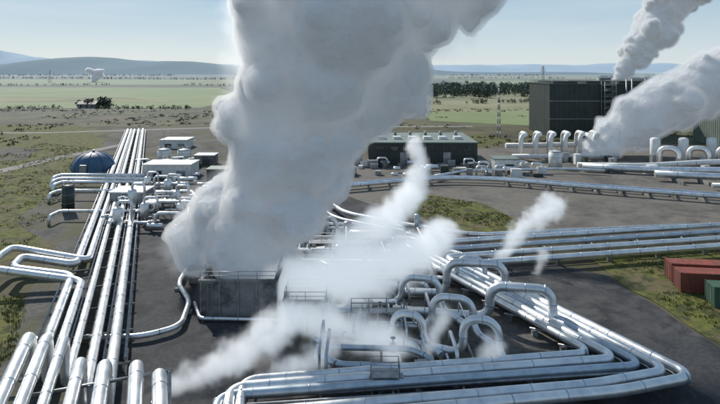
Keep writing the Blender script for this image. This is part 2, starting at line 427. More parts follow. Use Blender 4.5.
for x in (-2,4): 
    m.box(x-.2,x+.2,71.6,72.9,.08,1.2,'conc'); m.box(x-.2,x+.2,93,94.6,.08,1.4,'conc')
m.tube([(-14,150,1.4),(-10,130,1.4),(-3,112,1.4),(8,104,1.4),(20,97,1.4),(60,103,1.4)],.42,'alu',bend=3,ring=5)
m.tube([(-16,150,1.2),(-12,128,1.2),(-5,109,1.2),(6,101,1.2),(11,96,1.2)],.34,'alu',bend=3,ring=5)
m.build('process_pipework')
def platform(name,x0,x1,y0,y1,z):
    m=MB(); m.box(x0,x1,y0,y1,z,z+.1,'steel')
    nx=max(1,int((x1-x0)/3))
    for i in range(nx+1):
        for y in (y0+.1,y1-.1):
            x=x0+.1+(x1-x0-.2)*i/nx; m.box(x-.08,x+.08,y-.08,y+.08,.06,z,'steel')
        if i<nx:
            xa=x0+.1+(x1-x0-.2)*i/nx; xb=x0+.1+(x1-x0-.2)*(i+1)/nx
            m.beam((xa,y0,.1),(xb,y0,z),.04,'steel')
    m.rail([(x0,y0,z+.1),(x1,y0,z+.1),(x1,y1,z+.1),(x0,y1,z+.1),(x0,y0,z+.1)])
    for i in range(8):
        m.box(x1+.1+i*.28,x1+.38+i*.28,y0+.2,y0+1.0,z-.05-i*z/8,z-i*z/8,'steel')
    m.build(name)
platform('access_platform',-2,7,75,76.4,2.4)
platform('access_platform',-8,2,86.9,88.6,3.0)
platform('access_platform',-1,5,63,64.2,2.6)
platform('access_platform',-44,-38,113,116,3.2)
platform('access_platform',1,3.6,50.8,52.4,2.0)

def muffler(x0,x1,y0,y1,h,nm='concrete_steam_silencer'):
    m=MB(); t=.35
    m.box(x0,x1,y0,y0+t,.06,h,'conc'); m.box(x0,x1,y1-t,y1,.06,h,'conc')
    m.box(x0,x0+t,y0+t,y1-t,.06,h,'conc'); m.box(x1-t,x1,y0+t,y1-t,.06,h,'conc')
    m.box(x0+t,x1-t,y0+t,y1-t,.5,h-.8,'dark')
    n=int((x1-x0)/2.2)
    for i in range(n+1):
        x=x0+.12+(x1-x0-.24)*i/n; m.box(x-.13,x+.13,y0-.16,y0-.003,.06,h-.003,'conc')
    m.box(x0-.22,x1+.22,y0-.22,y0+.25,h+.003,h+.22,'conc'); m.box(x0-.22,x1+.22,y1-.25,y1+.22,h+.003,h+.22,'conc')
    m.box(x0-.22,x0+.25,y0+.26,y1-.26,h+.003,h+.22,'conc'); m.box(x1-.25,x1+.22,y0+.26,y1-.26,h+.003,h+.22,'conc')
    m.rail([(x0,y0,h+.22),(x1,y0,h+.22),(x1,y1,h+.22),(x0,y1,h+.22),(x0,y0,h+.22)],1.0)
    m.tube([(x1+3,y0+2,.9),(x1-.1,y0+2,.9)],.4,'alu')
    for q in range(int(h/.3)): m.box(x0+1.0,x0+1.5,y0-.4,y0-.35,.3+q*.3,.34+q*.3,'steel')
    m.box(x0+.95,x0+1.0,y0-.42,y0-.36,.06,h+1,'steel'); m.box(x0+1.5,x0+1.55,y0-.42,y0-.36,.06,h+1,'steel')
    m.build(nm)
muffler(-19.4,-10.2,68,75.5,4.3)
muffler(-24,-18.8,78.5,85,4.2)
muffler(-16.5,-10.5,78.6,84,3.6)
muffler(-9,-4,66.5,70.5,2.4)

m=MB()
m.tube([(-22,131,1.5),(-6,137,1.5),(21,148,1.5),(36,146,1.5),(50,139,1.5),(81,126,1.5),(150,112,1.5)],.55,'alu',bend=6,ring=6)
m.tube([(-22,133.5,1.3),(-7,139.5,1.3),(20,151,1.3),(37,149,1.3),(52,142,1.3),(83,129,1.3),(150,116,1.3)],.45,'alub',bend=6,ring=6)
m.tube([(20,151,1.3),(30,160,1.3),(60,163,1.3),(70,160,1.3)],.4,'alu',bend=4,ring=6)
for a,b in (((-22,131),(-6,137)),((-6,137),(21,148)),((36,146),(50,139)),((50,139),(81,126)),((81,126),(150,112))):
    l=math.dist(a,b);n=int(l/5)
    for i in range(n):
        t=(i+.5)/n; x=a[0]+(b[0]-a[0])*t;y=a[1]+(b[1]-a[1])*t
        m.box(x-.2,x+.2,y-.8,y+3.4,.08,.95,'conc')
m.build('steam_pipeline')

# ------------------------------------------------------------ buildings
def clad_building(x0,x1,y0,y1,h,wall,roof,rib=1.2,doors=0,bands=()):
    m=MB(); m.box(x0,x1,y0,y1,.06,h,wall)
    n=int((x1-x0)/rib)
    for i in range(n+1):
        x=x0+(x1-x0)*i/n; m.box(x-.09,x+.09,y0-.1,y0-.003,.1,h-.02,wall)
    n=int((y1-y0)/rib)
    for i in range(n+1):
        y=y0+(y1-y0)*i/n
        m.box(x0-.1,x0-.003,y-.09,y+.09,.1,h-.02,wall); m.box(x1+.003,x1+.1,y-.09,y+.09,.1,h-.02,wall)
    m.box(x0-.3,x1+.3,y0-.3,y1+.3,h+.003,h+.3,roof)
    for z in bands: m.box(x0-.16,x1+.16,y0-.16,y0-.103,z,z+.25,'steel')
    for d in range(doors):
        x=x0+(d+.6)*(x1-x0)/doors; m.box(x-1.2,x+1.2,y0-.18,y0-.11,.1,min(4,h*.6),'steel' if d%2 else 'dark')
    return m
m=clad_building(3,37,177,204,6.9,'green','greenl',doors=5)
for i in range(6): m.box(6+i*5,8.4+i*5,184,187,7.2,8.1,'white'); m.cyl(7+i*5.3,196,7.2,8.6,.5,'steel',10)
for i in range(7): m.box(5+i*4.6,7.4+i*4.6,176.8,176.86,4.6,5.8,'glass')
m.build('green_process_building')
m=clad_building(85,134,251,281,23.6,'green','green',rib=2.2,bands=(8,16))
m.rail([(85,251,23.9),(134,251,23.9),(134,281,23.9),(85,281,23.9),(85,251,23.9)],1.2,'green',.06,3)
for q in range(9):
    z=q*2.6; m.box(108,113,247,250.6,z+2.5,z+2.62,'steel'); m.rail([(108,247,z+2.6),(113,247,z+2.6)],1.0,'steel',.05)
    m.beam((108.2,247,z),(112.8,247,z+2.5),.09,'steel')
for x in (108,113):
    for y in (247,250.5): m.cyl(x,y,0,25,.12,'steel',6)
for x in (118,120.5): m.cyl(x,248,0,26,.3,'steel',8)
for i in range(3): m.box(88+i*15,99+i*15,255,277,23.91,24.9,'green')
m.build('cooling_tower_building')
clad_building(-60,-47,155,163,3.6,'white','white',doors=2).build('flat_roof_shed')
clad_building(-54,-47,121,127,3.4,'steel','white',doors=1).build('switch_room')
clad_building(-41,-36,150,155,3.2,'conc','greenl',doors=1).build('pump_house')
clad_building(-12,-4,182,188,4,'white','steel',doors=2).build('site_office')
clad_building(40,47,166,172,3.4,'white','greenl',doors=1).build('site_office')
clad_building(-76,-66,213,222,3.2,'white','white',doors=2).build('site_office')
clad_building(-52,-46,176,181,3,'conc','white',doors=1).build('pump_house')

# blue dome
m=MB(); nu=36; nv=9
for j in range(nv):
    a=(math.pi/2)*j/nv
    for i in range(nu):
        t=2*math.pi*i/nu; rr=math.cos(a)**.85
        m.v.append((-78.5+6.1*rr*math.cos(t),165+6.1*rr*math.sin(t),.7+5.2*math.sin(a)))
m.v.append((-78.5,165,5.9))
for j in range(nv-1):
    for i in range(nu):
        m.face([j*nu+i,j*nu+(i+1)%nu,(j+1)*nu+(i+1)%nu,(j+1)*nu+i],'blue',True)
for i in range(nu): m.face([(nv-1)*nu+i,(nv-1)*nu+(i+1)%nu,nv*nu],'blue',True)
m.cyl(-78.5,165,.03,.75,6.2,'conc',36)
for i in range(9):
    t=2*math.pi*i/9
    m.sweep([(-78.5+6.15*math.cos(a*math.pi/20)**.85*math.cos(t),165+6.15*math.cos(a*math.pi/20)**.85*math.sin(t),.7+5.25*math.sin(a*math.pi/20)) for a in range(10)],.09,'blue',5)
m.box(-79.4,-77.6,158.4,159.2,.1,3.0,'steel'); m.cyl(-78.5,165,5.8,6.5,.4,'steel',10)
m.build('blue_dome_shelter')
def tank(x,y,r,h,k,nm='storage_tank'):
    m=MB(); m.cyl(x,y,.05,h,r,k,28); m.sweep([(x,y,h),(x,y,h+r*.12),(x,y,h+r*.22)],[r*1.02,r*.6,.05],k,28)
    for z in (h*.33,h*.66,h-.1): m.cyl(x,y,z,z+.08,r*1.02,'steel',28)
    for q in range(int(h/.35)): m.box(x-.25,x+.25,y-r-.2,y-r-.15,.3+q*.35,.34+q*.35,'steel')
    m.rail([(x+r*math.cos(a*math.pi/4),y+r*math.sin(a*math.pi/4),h) for a in range(9)],.9)
    m.build(nm)
tank(-62,119,1.25,5.4,'green'); tank(-57,166,1.6,3.4,'white'); tank(-7,176,2.2,4.6,'white'); tank(-1,178,1.8,5.2,'white'); tank(-65,186,2.2,3.6,'white'); tank(-59,188,2.2,3.2,'white')
tank(60,172,2,5,'white'); tank(-29,125,1.3,3.5,'alub')
def separator(x,y,h,r):
    m=MB()
    m.vessel(x,y,1.3,h,r,'alu')
    for a in range(4):
        px,py=x+r*.8*math.cos(a*1.57+.8),y+r*.8*math.sin(a*1.57+.8); m.cyl(px,py,.05,1.9,.1,'steel',6)
    m.tube([(x,y,h-.2),(x,y,h+1),(x+2.6,y,h+1),(x+2.6,y,.1)],r*.3,'alu'); m.tube([(x-3,y,h*.6),(x,y,h*.6)],r*.3,'alu')
    m.valve(x-2,y,h*.6,r*.35)
    m.build('steam_separator')
for x,y,h,r in ((-45,104,4.6,.9),(-42,109,4.2,.8),(-48,118,5,.9),(-40,122,3.8,.8),(-45,131,4.5,.9),(-52,137,4,.8),(-36,112,3.4,.7),(-33,136,3.6,.8)): separator(x,y,h,r)
m=MB()
for i in range(46):
    x=R.uniform(-54,-28);y=R.uniform(101,172)
    if R.random()<.5: m.box(x,x+R.uniform(.8,2.4),y,y+R.uniform(.6,1.6),.08,R.uniform(.8,2.2),R.choice(['white','steel','conc','green']),R.uniform(0,.4))
    else: m.hvessel((x,y,1.2),(x+R.uniform(2,4),y,1.2),R.uniform(.35,.7),R.choice(['alu','white']))
m.build('process_equipment')

m=MB()
for i in range(6):
    x=54+i*5.2; y=188+i*.6
    m.tube([(x,y,.1),(x,y,7.8),(x+3.4,y+5,7.8),(x+3.4,y+12,7.8),(x+3.4,y+12,.1)],.75,'white',bend=2.2,n=16)
m.tube([(50,184,1.6),(86,186,1.6)],.8,'white',n=14); m.tube([(52,200,3),(90,204,3),(96,240,3)],.9,'white',bend=3,n=14)
for i in range(5):
    x=92+i*9
    m.tube([(x,172,.1),(x,172,6.2),(x+4.2,169,6.2),(x+4.2,169,.1)],.8,'alu',bend=2,n=16); m.vessel(x+1.8,178,.2,8.6,1.5,'white')
m.tube([(66,166,1.4),(84,160,1.4),(97,156,2.0),(112,152,2.6),(140,148,2.6)],1.0,'alu',bend=6,n=16,ring=5)
m.tube([(80,152,1.8),(95,148,1.8),(120,144,1.8),(150,142,1.8)],.95,'alu',bend=5,n=16,ring=5)
m.tube([(66,170,1.2),(84,168,1.2),(104,163,3.4),(140,158,3.4)],.8,'white',bend=6,n=16,ring=5)
m.tube([(88,140,1.2),(104,137,1.2),(150,132,1.2)],.6,'alu',bend=5,n=14,ring=5)
for i in range(9): m.box(84+i*6,84.4+i*6,145.5-i,158-i,.08,1.0,'conc')
for i in range(26):
    x=R.uniform(66,130);y=R.uniform(160,184); m.box(x,x+R.uniform(1,3),y,y+2,.08,R.uniform(1,4),R.choice(['white','steel','green','conc']))
m.build('power_station_pipework')
clad_building(140,175,205,235,16,'greenl','steel',bands=(6,)).build('turbine_hall')
# low farm and town buildings along the far right plain
m=MB()
for i in range(34):
    y=R.uniform(1300,1750); x=R.uniform(.42,.66)*y; wd=R.uniform(12,34); dp=R.uniform(10,20); h=R.uniform(4,9)
    k=R.choice(['white','steel','conc','greenl']); m.box(x,x+wd,y,y+dp,0,h,k)
    b=len(m.v); m.v+=[(x-.5,y-.5,h+.01),(x+wd+.5,y-.5,h+.01),(x+wd+.5,y+dp+.5,h+.01),(x-.5,y+dp+.5,h+.01),(x-.5,y+dp/2,h+dp*.22),(x+wd+.5,y+dp/2,h+dp*.22)]
    for f in ((0,1,5,4),(2,3,4,5),(0,4,3),(1,2,5)): m.face([b+i2 for i2 in f],'steel')
m.build('distant_buildings')

m=MB()
for i in range(60):
    x=R.uniform(-14,52);y=R.uniform(154,175)
    k=R.random()
    if k<.5: m.box(x,x+R.uniform(1,3),y,y+R.uniform(1,2),.08,R.uniform(.8,2.6),R.choice(['white','steel','green','conc']))
    elif k<.8: m.hvessel((x,y,1.2),(x+R.uniform(2,4),y,1.2),R.uniform(.4,.8),'alu')
    else: m.tube([(x,y,.1),(x,y,3),(x+3,y,3),(x+3,y,.1)],.3,'alu')
m.build('process_equipment')

def container(x,y,k,ang,L=12.2,nm='shipping_container'):
    m=MB(); W=2.44;H=2.6; pv=(x,y)
    m.box(x,x+L,y,y+W,.2,H+.1,k,ang,pv)
    n=int(L/.28)
    for i in range(n):
        a=x+.15+i*(L-.3)/n
        m.box(a,a+.12,y-.05,y-.003,.35,H-.05,k,ang,pv); m.box(a,a+.12,y+.05,y+W-.05,H+.103,H+.14,k,ang,pv)
    for a in (x-.06,x+L-.1):
        for b in (y-.07,y+W-.09): m.box(a,a+.16,b,b+.16,.09,H+.16,k,ang,pv)
    for b in (.35,.85,1.5,2.0): m.box(x-.1,x-.05,y+b,y+b+.05,.3,H,'steel',ang,pv)
    for b in (y-.09,): m.box(x,x+L,b,b+.05,H-.02,H+.12,k,ang,pv); m.box(x,x+L,b,b+.05,.15,.33,k,ang,pv)
    m.build(nm)
container(43.2,75.4,'red',rad(-8)); container(44.0,79.0,'red',rad(-8)); container(44.6,70.4,'contg',rad(-8))

def car(x,y,ang,k='white',van=False,nm='parked_car'):
    m=MB(); c,s=math.cos(ang),math.sin(ang)
    if van: prof=[(-2.4,.4),(-2.45,1.0),(-2.4,2.0),(1.2,2.05),(1.9,1.25),(2.5,1.05),(2.55,.45)]; W=.95
    else: prof=[(-2.2,.35),(-2.25,.95),(-1.6,1.05),(-1.2,1.5),(.5,1.52),(1.2,1.0),(2.1,.85),(2.2,.4)]; W=.88
    n=len(prof)
    for w in (-W,W):
        for (a,z) in prof:
            ww=w*(0.86 if z>1.2 else 1); m.v.append((a,ww,z))
    m.face(list(range(n)),k); m.face([n+i for i in range(n)][::-1],k)
    for i in range(n): m.face([i,n+i,n+(i+1)%n,(i+1)%n],k)
    for w in (-1,1):
        for a in (-1.4,1.4): m.sweep([(a,w*(W-.2),.34),(a,w*(W+.03),.34)],.34,'tyre',12)
        zt=1.85 if van else 1.42
        b=len(m.v); xs=(( -.2,1.1) if van else (-1.05,.75))
        m.v+=[(xs[0],w*W*1.0+w*.004,1.1),(xs[1],w*W*1.0+w*.004,1.1),(xs[1]-.35,w*(W*.87)+w*.01,zt),(xs[0]+.1,w*(W*.87)+w*.01,zt)]
        m.face([b,b+1,b+2,b+3],'glass')
    b=len(m.v)
    if van: q=[(1.92,-.75,1.3),(1.92,.75,1.3),(1.27,.7,2.0),(1.27,-.7,2.0)]
    else: q=[(1.2,-.72,1.04),(1.2,.72,1.04),(.56,.66,1.5),(.56,-.66,1.5)]
    m.v+=[(a+.02,b2,z+.02) for a,b2,z in q]; m.face([b,b+1,b+2,b+3],'glass')
    m.v=[(x+a*c-d*s,y+a*s+d*c,z+.08) for a,d,z in m.v]
    m.build(nm)
car(-62,178,.3); car(-58,180,.3,van=True,nm='parked_van'); car(-54,181,.4); car(-50,171,1.5,'dark'); car(-68,176,.2,van=True,nm='parked_van')
car(-14,165,.1,van=True,nm='parked_van'); car(-38,142,1.2); car(-9,158,.4)

def lattice(x,y,h,w,nm,arms=False,k='steel',t=.08):
    m=MB(); n=int(h/3) ; 
    def cr(z,i): 
        ww=w*(1-.75*z/h); return Vector((x+(-ww,ww,ww,-ww)[i],y+(-ww,-ww,ww,ww)[i],z))
    for j in range(n):
        z0=h*j/n; z1=h*(j+1)/n
        for i in range(4):
            m.beam(cr(z0,i),cr(z1,i),t*1.4,k); m.beam(cr(z0,i),cr(z1,(i+1)%4),t,k); m.beam(cr(z1,i),cr(z1,(i+1)%4),t,k)
    if arms:
        for z,l in ((h*.68,w*2.4),(h*.8,w*2.0),(h*.92,w*1.6)):
            for sg in (-1,1):
                m.beam((x,y,z+1),(x+sg*l,y,z),t*1.3,k); m.beam((x,y,z-.8),(x+sg*l,y,z),t*1.3,k); m.beam((x+sg*l,y,z),(x+sg*l,y,z-2),t,k)
    m.build(nm)
lattice(61,246,22,.7,'lattice_mast',t=.06); lattice(425,1300,40,3,'transmission_tower',True,t=.18); lattice(-720,1300,30,3,'transmission_tower',True,t=.12)
def lamp(x,y,h=8,a=0):
    m=MB(); m.cyl(x,y,.05,h,.11,'steel',8,.06); m.sweep([(x,y,h-.1),(x+.7*math.cos(a),y+.7*math.sin(a),h+.2),(x+1.5*math.cos(a),y+1.5*math.sin(a),h+.2)],.05,'steel',6)
    m.box(x+1.5*math.cos(a)-.3,x+1.5*math.cos(a)+.3,y+1.5*math.sin(a)-.14,y+1.5*math.sin(a)+.14,h+.1,h+.26,'white'); m.cyl(x,y,.05,.3,.25,'conc',8); m.build('street_lamp')
for q in ((-31,110,8,3),(-12,112,8,0),(-52,172,8,1),(14,172,8,0),(-70,200,8,0),(88,190,10,3)): lamp(*q)
m=MB()
for i in range(40):
    x=-300+i*7.5; m.cyl(x,410,.0,1.4,.1,'bark',5)
for z in (.6,1.0,1.3): m.beam((-300,410,z),(-5,410,z),.03,'steel')
m.build('wire_fence')
m=MB()
m.box(-222,-208,440,448,0,3.2,'conc')
b=len(m.v); m.v+=[(-222.5,439.5,3.2),(-207.5,439.5,3.2),(-207.5,448.5,3.2),(-222.5,448.5,3.2),(-222.5,444,5.6),(-207.5,444,5.6)]
for f in ((0,1,5,4),(2,3,4,5),(0,4,3),(1,2,5)): m.face([b+i for i in f],'dark')
for i in range(3): m.box(-220+i*4.4,-218.4+i*4.4,439.9,439.97,1,2.2,'glass')
m.build('farm_house')

# ------------------------------------------------------------ steam
def vol_mat(name,dens,scatter_glow,g=.4,attr=False,ecol=(0.80,0.90,1.0)):
    m=bpy.data.materials.new(name); m.use_nodes=True; nt=m.node_tree; N=nt.nodes; L=nt.links
    for n in list(N): N.remove(n)
    out=N.new('ShaderNodeOutputMaterial')
    sc=N.new('ShaderNodeVolumeScatter'); sc.inputs['Color'].default_value=(1,1,1,1); sc.inputs['Anisotropy'].default_value=g
    sc.inputs['Density'].default_value=dens
    em=N.new('ShaderNodeEmission'); em.inputs['Color'].default_value=(*ecol,1); em.inputs['Strength'].default_value=scatter_glow*dens  # steam given its own glow, standing in for multiply scattered light
    if attr:
        at=N.new('ShaderNodeAttribute'); at.attribute_name='density'
        mul=N.new('ShaderNodeMath'); mul.operation='MULTIPLY'; mul.inputs[1].default_value=dens; L.new(at.outputs['Fac'],mul.inputs[0]); L.new(mul.outputs[0],sc.inputs['Density'])
        m2=N.new('ShaderNodeMath'); m2.operation='MULTIPLY'; m2.inputs[1].default_value=scatter_glow; L.new(mul.outputs[0],m2.inputs[0]); L.new(m2.outputs[0],em.inputs['Strength'])
    ad=N.new('ShaderNodeAddShader'); L.new(sc.outputs[0],ad.inputs[0]); L.new(em.outputs[0],ad.inputs[1]); L.new(ad.outputs[0],out.inputs['Volume'])
    return m
def core_mat(name,bs):
    m=bpy.data.materials.new(name); m.use_nodes=True; nt=m.node_tree; N=nt.nodes; L=nt.links
    for n in list(N): N.remove(n)
    out=N.new('ShaderNodeOutputMaterial'); df=N.new('ShaderNodeBsdfDiffuse'); df.inputs[0].default_value=(.80,.83,.87,1)
    tr=N.new('ShaderNodeBsdfTranslucent'); tr.inputs[0].default_value=(.9,.92,.95,1)
    mx=N.new('ShaderNodeMixShader'); mx.inputs[0].default_value=.12
    geo=N.new('ShaderNodeNewGeometry'); nz=N.new('ShaderNodeTexNoise'); nz.inputs['Scale'].default_value=bs; nz.inputs['Detail'].default_value=7; nz.inputs['Roughness'].default_value=.6
    L.new(geo.outputs['Position'],nz.inputs['Vector']); bp=N.new('ShaderNodeBump'); bp.inputs['Strength'].default_value=.7; bp.inputs['Distance'].default_value=.8/bs
    L.new(nz.outputs['Fac'],bp.inputs['Height']); L.new(bp.outputs[0],df.inputs['Normal'])
    L.new(df.outputs[0],mx.inputs[1]); L.new(tr.outputs[0],mx.inputs[2]); L.new(mx.outputs[0],out.inputs[0])
    return m
R = random.Random(19)
def rdir():
    while True:
        v=Vector((R.uniform(-1,1),R.uniform(-1,1),R.uniform(-1,1)))
        if .1<v.length<1: return v.normalized()
def puffs(keys,d1=9,d2=6,spread=1.0,core=.7):
    out=[]; lv2=[]
    for seg in keys:
        for a,b in zip(seg[:-1],seg[1:]):
            A=Vector(a[:3]);B=Vector(b[:3]); l=(B-A).length; rm=(a[3]+b[3])/2
            n=max(2,int(l/(0.3*rm)))
            for i in range(n):
                t=i/n; c=A.lerp(B,t); r=a[3]+(b[3]-a[3])*t
                if core>0: out.append((c,r*core))
            for i in range(int(d1*max(1,l/rm))):
                t=R.random(); c=A.lerp(B,t); r=a[3]+(b[3]-a[3])*t
                q=c+rdir()*r*R.uniform(.4,.76)*spread; rr=r*R.uniform(.2,.44); out.append((q,rr)); lv2.append((q,rr))
    for q,rr in list(lv2):
        for i in range(d2):
            q2=q+rdir()*rr*R.uniform(.7,1.0); r2=rr*R.uniform(.2,.46); out.append((q2,r2))
    return [(q,r) for q,r in out if q.z>-r*.3]
def steam(name,pf,vox,layers,warp,ws,fine,fs):
    me=bpy.data.meshes.new(name); me.from_pydata([tuple(q) for q,_ in pf],[],[])
    at=me.attributes.new('rad','FLOAT','POINT'); at.data.foreach_set('value',[r for _,r in pf])
    ob=bpy.data.objects.new(name,me); scene.collection.objects.link(ob)
    ng=bpy.data.node_groups.new(name+'_gn','GeometryNodeTree'); N=ng.nodes;L=ng.links
    ng.interface.new_socket('Geometry',in_out='INPUT',socket_type='NodeSocketGeometry'); ng.interface.new_socket('Geometry',in_out='OUTPUT',socket_type='NodeSocketGeometry')
    gi=N.new('NodeGroupInput');go=N.new('NodeGroupOutput'); jg=N.new('GeometryNodeJoinGeometry')
    for li,(rs,ra,mt) in enumerate(layers):
        na=N.new('GeometryNodeInputNamedAttribute'); na.data_type='FLOAT'; na.inputs['Name'].default_value='rad'
        ml=N.new('ShaderNodeMath'); ml.operation='MULTIPLY_ADD'; L.new(na.outputs[0],ml.inputs[0]); ml.inputs[1].default_value=rs; ml.inputs[2].default_value=ra
        mxx=N.new('ShaderNodeMath'); mxx.operation='MAXIMUM'; L.new(ml.outputs[0],mxx.inputs[0]); mxx.inputs[1].default_value=vox*.6
        pv=N.new('GeometryNodePointsToVolume')
        try: pv.resolution_mode='VOXEL_SIZE'
        except Exception: pass
        mp=N.new('GeometryNodeMeshToPoints'); L.new(gi.outputs[0],mp.inputs[0])
        L.new(mp.outputs[0],pv.inputs[0]); pv.inputs['Voxel Size'].default_value=vox; L.new(mxx.outputs[0],pv.inputs['Radius'])
        vm=N.new('GeometryNodeVolumeToMesh'); vm.inputs['Threshold'].default_value=.25; L.new(pv.outputs[0],vm.inputs['Volume'])
        pos=N.new('GeometryNodeInputPosition'); nrm=N.new('GeometryNodeInputNormal')
        n1=N.new('ShaderNodeTexNoise'); n1.inputs['Scale'].default_value=ws; n1.inputs['Detail'].default_value=3; L.new(pos.outputs[0],n1.inputs['Vector'])
        s1=N.new('ShaderNodeVectorMath'); s1.operation='SUBTRACT'; L.new(n1.outputs['Color'],s1.inputs[0]); s1.inputs[1].default_value=(.5,.5,.5)
        s2=N.new('ShaderNodeVectorMath'); s2.operation='SCALE'; L.new(s1.outputs[0],s2.inputs[0]); s2.inputs['Scale'].default_value=warp*2
        n2=N.new('ShaderNodeTexNoise'); n2.inputs['Scale'].default_value=fs; n2.inputs['Detail'].default_value=5; n2.inputs['Roughness'].default_value=.6; L.new(pos.outputs[0],n2.inputs['Vector'])
        s3=N.new('ShaderNodeMath'); s3.operation='MULTIPLY_ADD'; L.new(n2.outputs['Fac'],s3.inputs[0]); s3.inputs[1].default_value=fine*2; s3.inputs[2].default_value=-fine
        s4=N.new('ShaderNodeVectorMath'); s4.operation='SCALE'; L.new(nrm.outputs[0],s4.inputs[0]); L.new(s3.outputs[0],s4.inputs['Scale'])
        s5=N.new('ShaderNodeVectorMath'); s5.operation='ADD'; L.new(s2.outputs[0],s5.inputs[0]); L.new(s4.outputs[0],s5.inputs[1])
        sp=N.new('GeometryNodeSetPosition'); L.new(vm.outputs[0],sp.inputs[0]); L.new(s5.outputs[0],sp.inputs['Offset'])
        ss=N.new('GeometryNodeSetShadeSmooth'); L.new(sp.outputs[0],ss.inputs[0])
        sm=N.new('GeometryNodeSetMaterial'); sm.inputs['Material'].default_value=mt; L.new(ss.outputs[0],sm.inputs[0]); L.new(sm.outputs[0],jg.inputs[0])
        me.materials.append(mt)
    L.new(jg.outputs[0],go.inputs[0])
    md=ob.modifiers.new('steam','NODES'); md.node_group=ng
    return ob
def wisp(name,keys,vox,mat,bs,amp,sharp,warp,loose,pad=1.4,zmin=0.1,seed=0.0,base=.8):
    """soft, ragged vapour: density grid evaluated from noise round a skeleton"""
    pts=[];rs=[]
    for seg in keys:
        for a,b in zip(seg[:-1],seg[1:]):
            l=math.dist(a[:3],b[:3]); n=max(2,int(l/(0.12*min(a[3],b[3]))))
            for i in range(n):
                t=i/n; q=[a[c]+(b[c]-a[c])*t for c in range(4)]
                pts.append(tuple(q[:3])); rs.append(q[3])
        pts.append(seg[-1][:3]); rs.append(seg[-1][3])
    me=bpy.data.meshes.new(name); me.from_pydata(pts,[],[])
    at=me.attributes.new('rad','FLOAT','POINT'); at.data.foreach_set('value',rs)
    ob=bpy.data.objects.new(name,me); scene.collection.objects.link(ob)
    lo=[min(p[c]-r*pad for p,r in zip(pts,rs)) for c in range(3)]; hi=[max(p[c]+r*pad for p,r in zip(pts,rs)) for c in range(3)]
    lo[2]=max(lo[2],zmin)
    ng=bpy.data.node_groups.new(name+'_gn','GeometryNodeTree'); N=ng.nodes;L=ng.links
    ng.interface.new_socket('Geometry',in_out='INPUT',socket_type='NodeSocketGeometry'); ng.interface.new_socket('Geometry',in_out='OUTPUT',socket_type='NodeSocketGeometry')
    gi=N.new('NodeGroupInput');go=N.new('NodeGroupOutput'); pos=N.new('GeometryNodeInputPosition')
    def math_(op,a,b=None,clamp=False):
        n=N.new('ShaderNodeMath'); n.operation=op; n.use_clamp=clamp
        for i,v in enumerate((a,b)):
            if v is None: continue
            if isinstance(v,(int,float)): n.inputs[i].default_value=v
            else: L.new(v,n.inputs[i])
        return n.outputs[0]
    def vm(op,a,b=None,sc=None):
        n=N.new('ShaderNodeVectorMath'); n.operation=op
        for i,v in enumerate((a,b)):
            if v is None: continue
            if isinstance(v,tuple): n.inputs[i].default_value=v
            else: L.new(v,n.inputs[i])
        if sc is not None: n.inputs['Scale'].default_value=sc
        return n.outputs['Value'] if op in('LENGTH','DISTANCE') else n.outputs[0]
    off=vm('ADD',pos.outputs[0],(seed,seed*1.7,seed*.3))
    nz=N.new('ShaderNodeTexNoise'); nz.inputs['Scale'].default_value=bs*.5; nz.inputs['Detail'].default_value=4; L.new(off,nz.inputs['Vector'])
    w=vm('SCALE',vm('SUBTRACT',nz.outputs['Color'],(.5,.5,.5)),sc=warp*2)
    wp=vm('ADD',pos.outputs[0],w)
    sn=N.new('GeometryNodeSampleNearest'); L.new(gi.outputs[0],sn.inputs['Geometry']); L.new(wp,sn.inputs['Sample Position'])
    s1=N.new('GeometryNodeSampleIndex'); s1.data_type='FLOAT_VECTOR'; L.new(gi.outputs[0],s1.inputs['Geometry'])
    pp=N.new('GeometryNodeInputPosition'); L.new(pp.outputs[0],s1.inputs['Value']); L.new(sn.outputs[0],s1.inputs['Index'])
    s2=N.new('GeometryNodeSampleIndex'); s2.data_type='FLOAT'; L.new(gi.outputs[0],s2.inputs['Geometry'])
    na=N.new('GeometryNodeInputNamedAttribute'); na.data_type='FLOAT'; na.inputs['Name'].default_value='rad'; L.new(na.outputs[0],s2.inputs['Value']); L.new(sn.outputs[0],s2.inputs['Index'])
    d=math_('DIVIDE',vm('DISTANCE',wp,s1.outputs[0]),s2.outputs[0])
    off2=vm('ADD',off,vm('SCALE',w,sc=.8))
    nf=N.new('ShaderNodeTexNoise'); nf.inputs['Scale'].default_value=bs; nf.inputs['Detail'].default_value=6; nf.inputs['Roughness'].default_value=.68; L.new(off2,nf.inputs['Vector'])
    e=math_('ADD',math_('SUBTRACT',base,d),math_('MULTIPLY',math_('SUBTRACT',nf.outputs['Fac'],.5),amp+loose))
    vc=N.new('GeometryNodeVolumeCube')
    vc.inputs['Min'].default_value=lo; vc.inputs['Max'].default_value=hi
    for i,ax in enumerate('XYZ'): vc.inputs['Resolution '+ax].default_value=max(8,int((hi[i]-lo[i])/vox))
    den=math_('MULTIPLY',e,sharp,clamp=True); L.new(den,vc.inputs['Density'])
    sm=N.new('GeometryNodeSetMaterial'); sm.inputs['Material'].default_value=mat
    L.new(vc.outputs[0],sm.inputs[0]); L.new(sm.outputs[0],go.inputs[0]); me.materials.append(mat)
    md=ob.modifiers.new('steam','NODES'); md.node_group=ng
    return ob

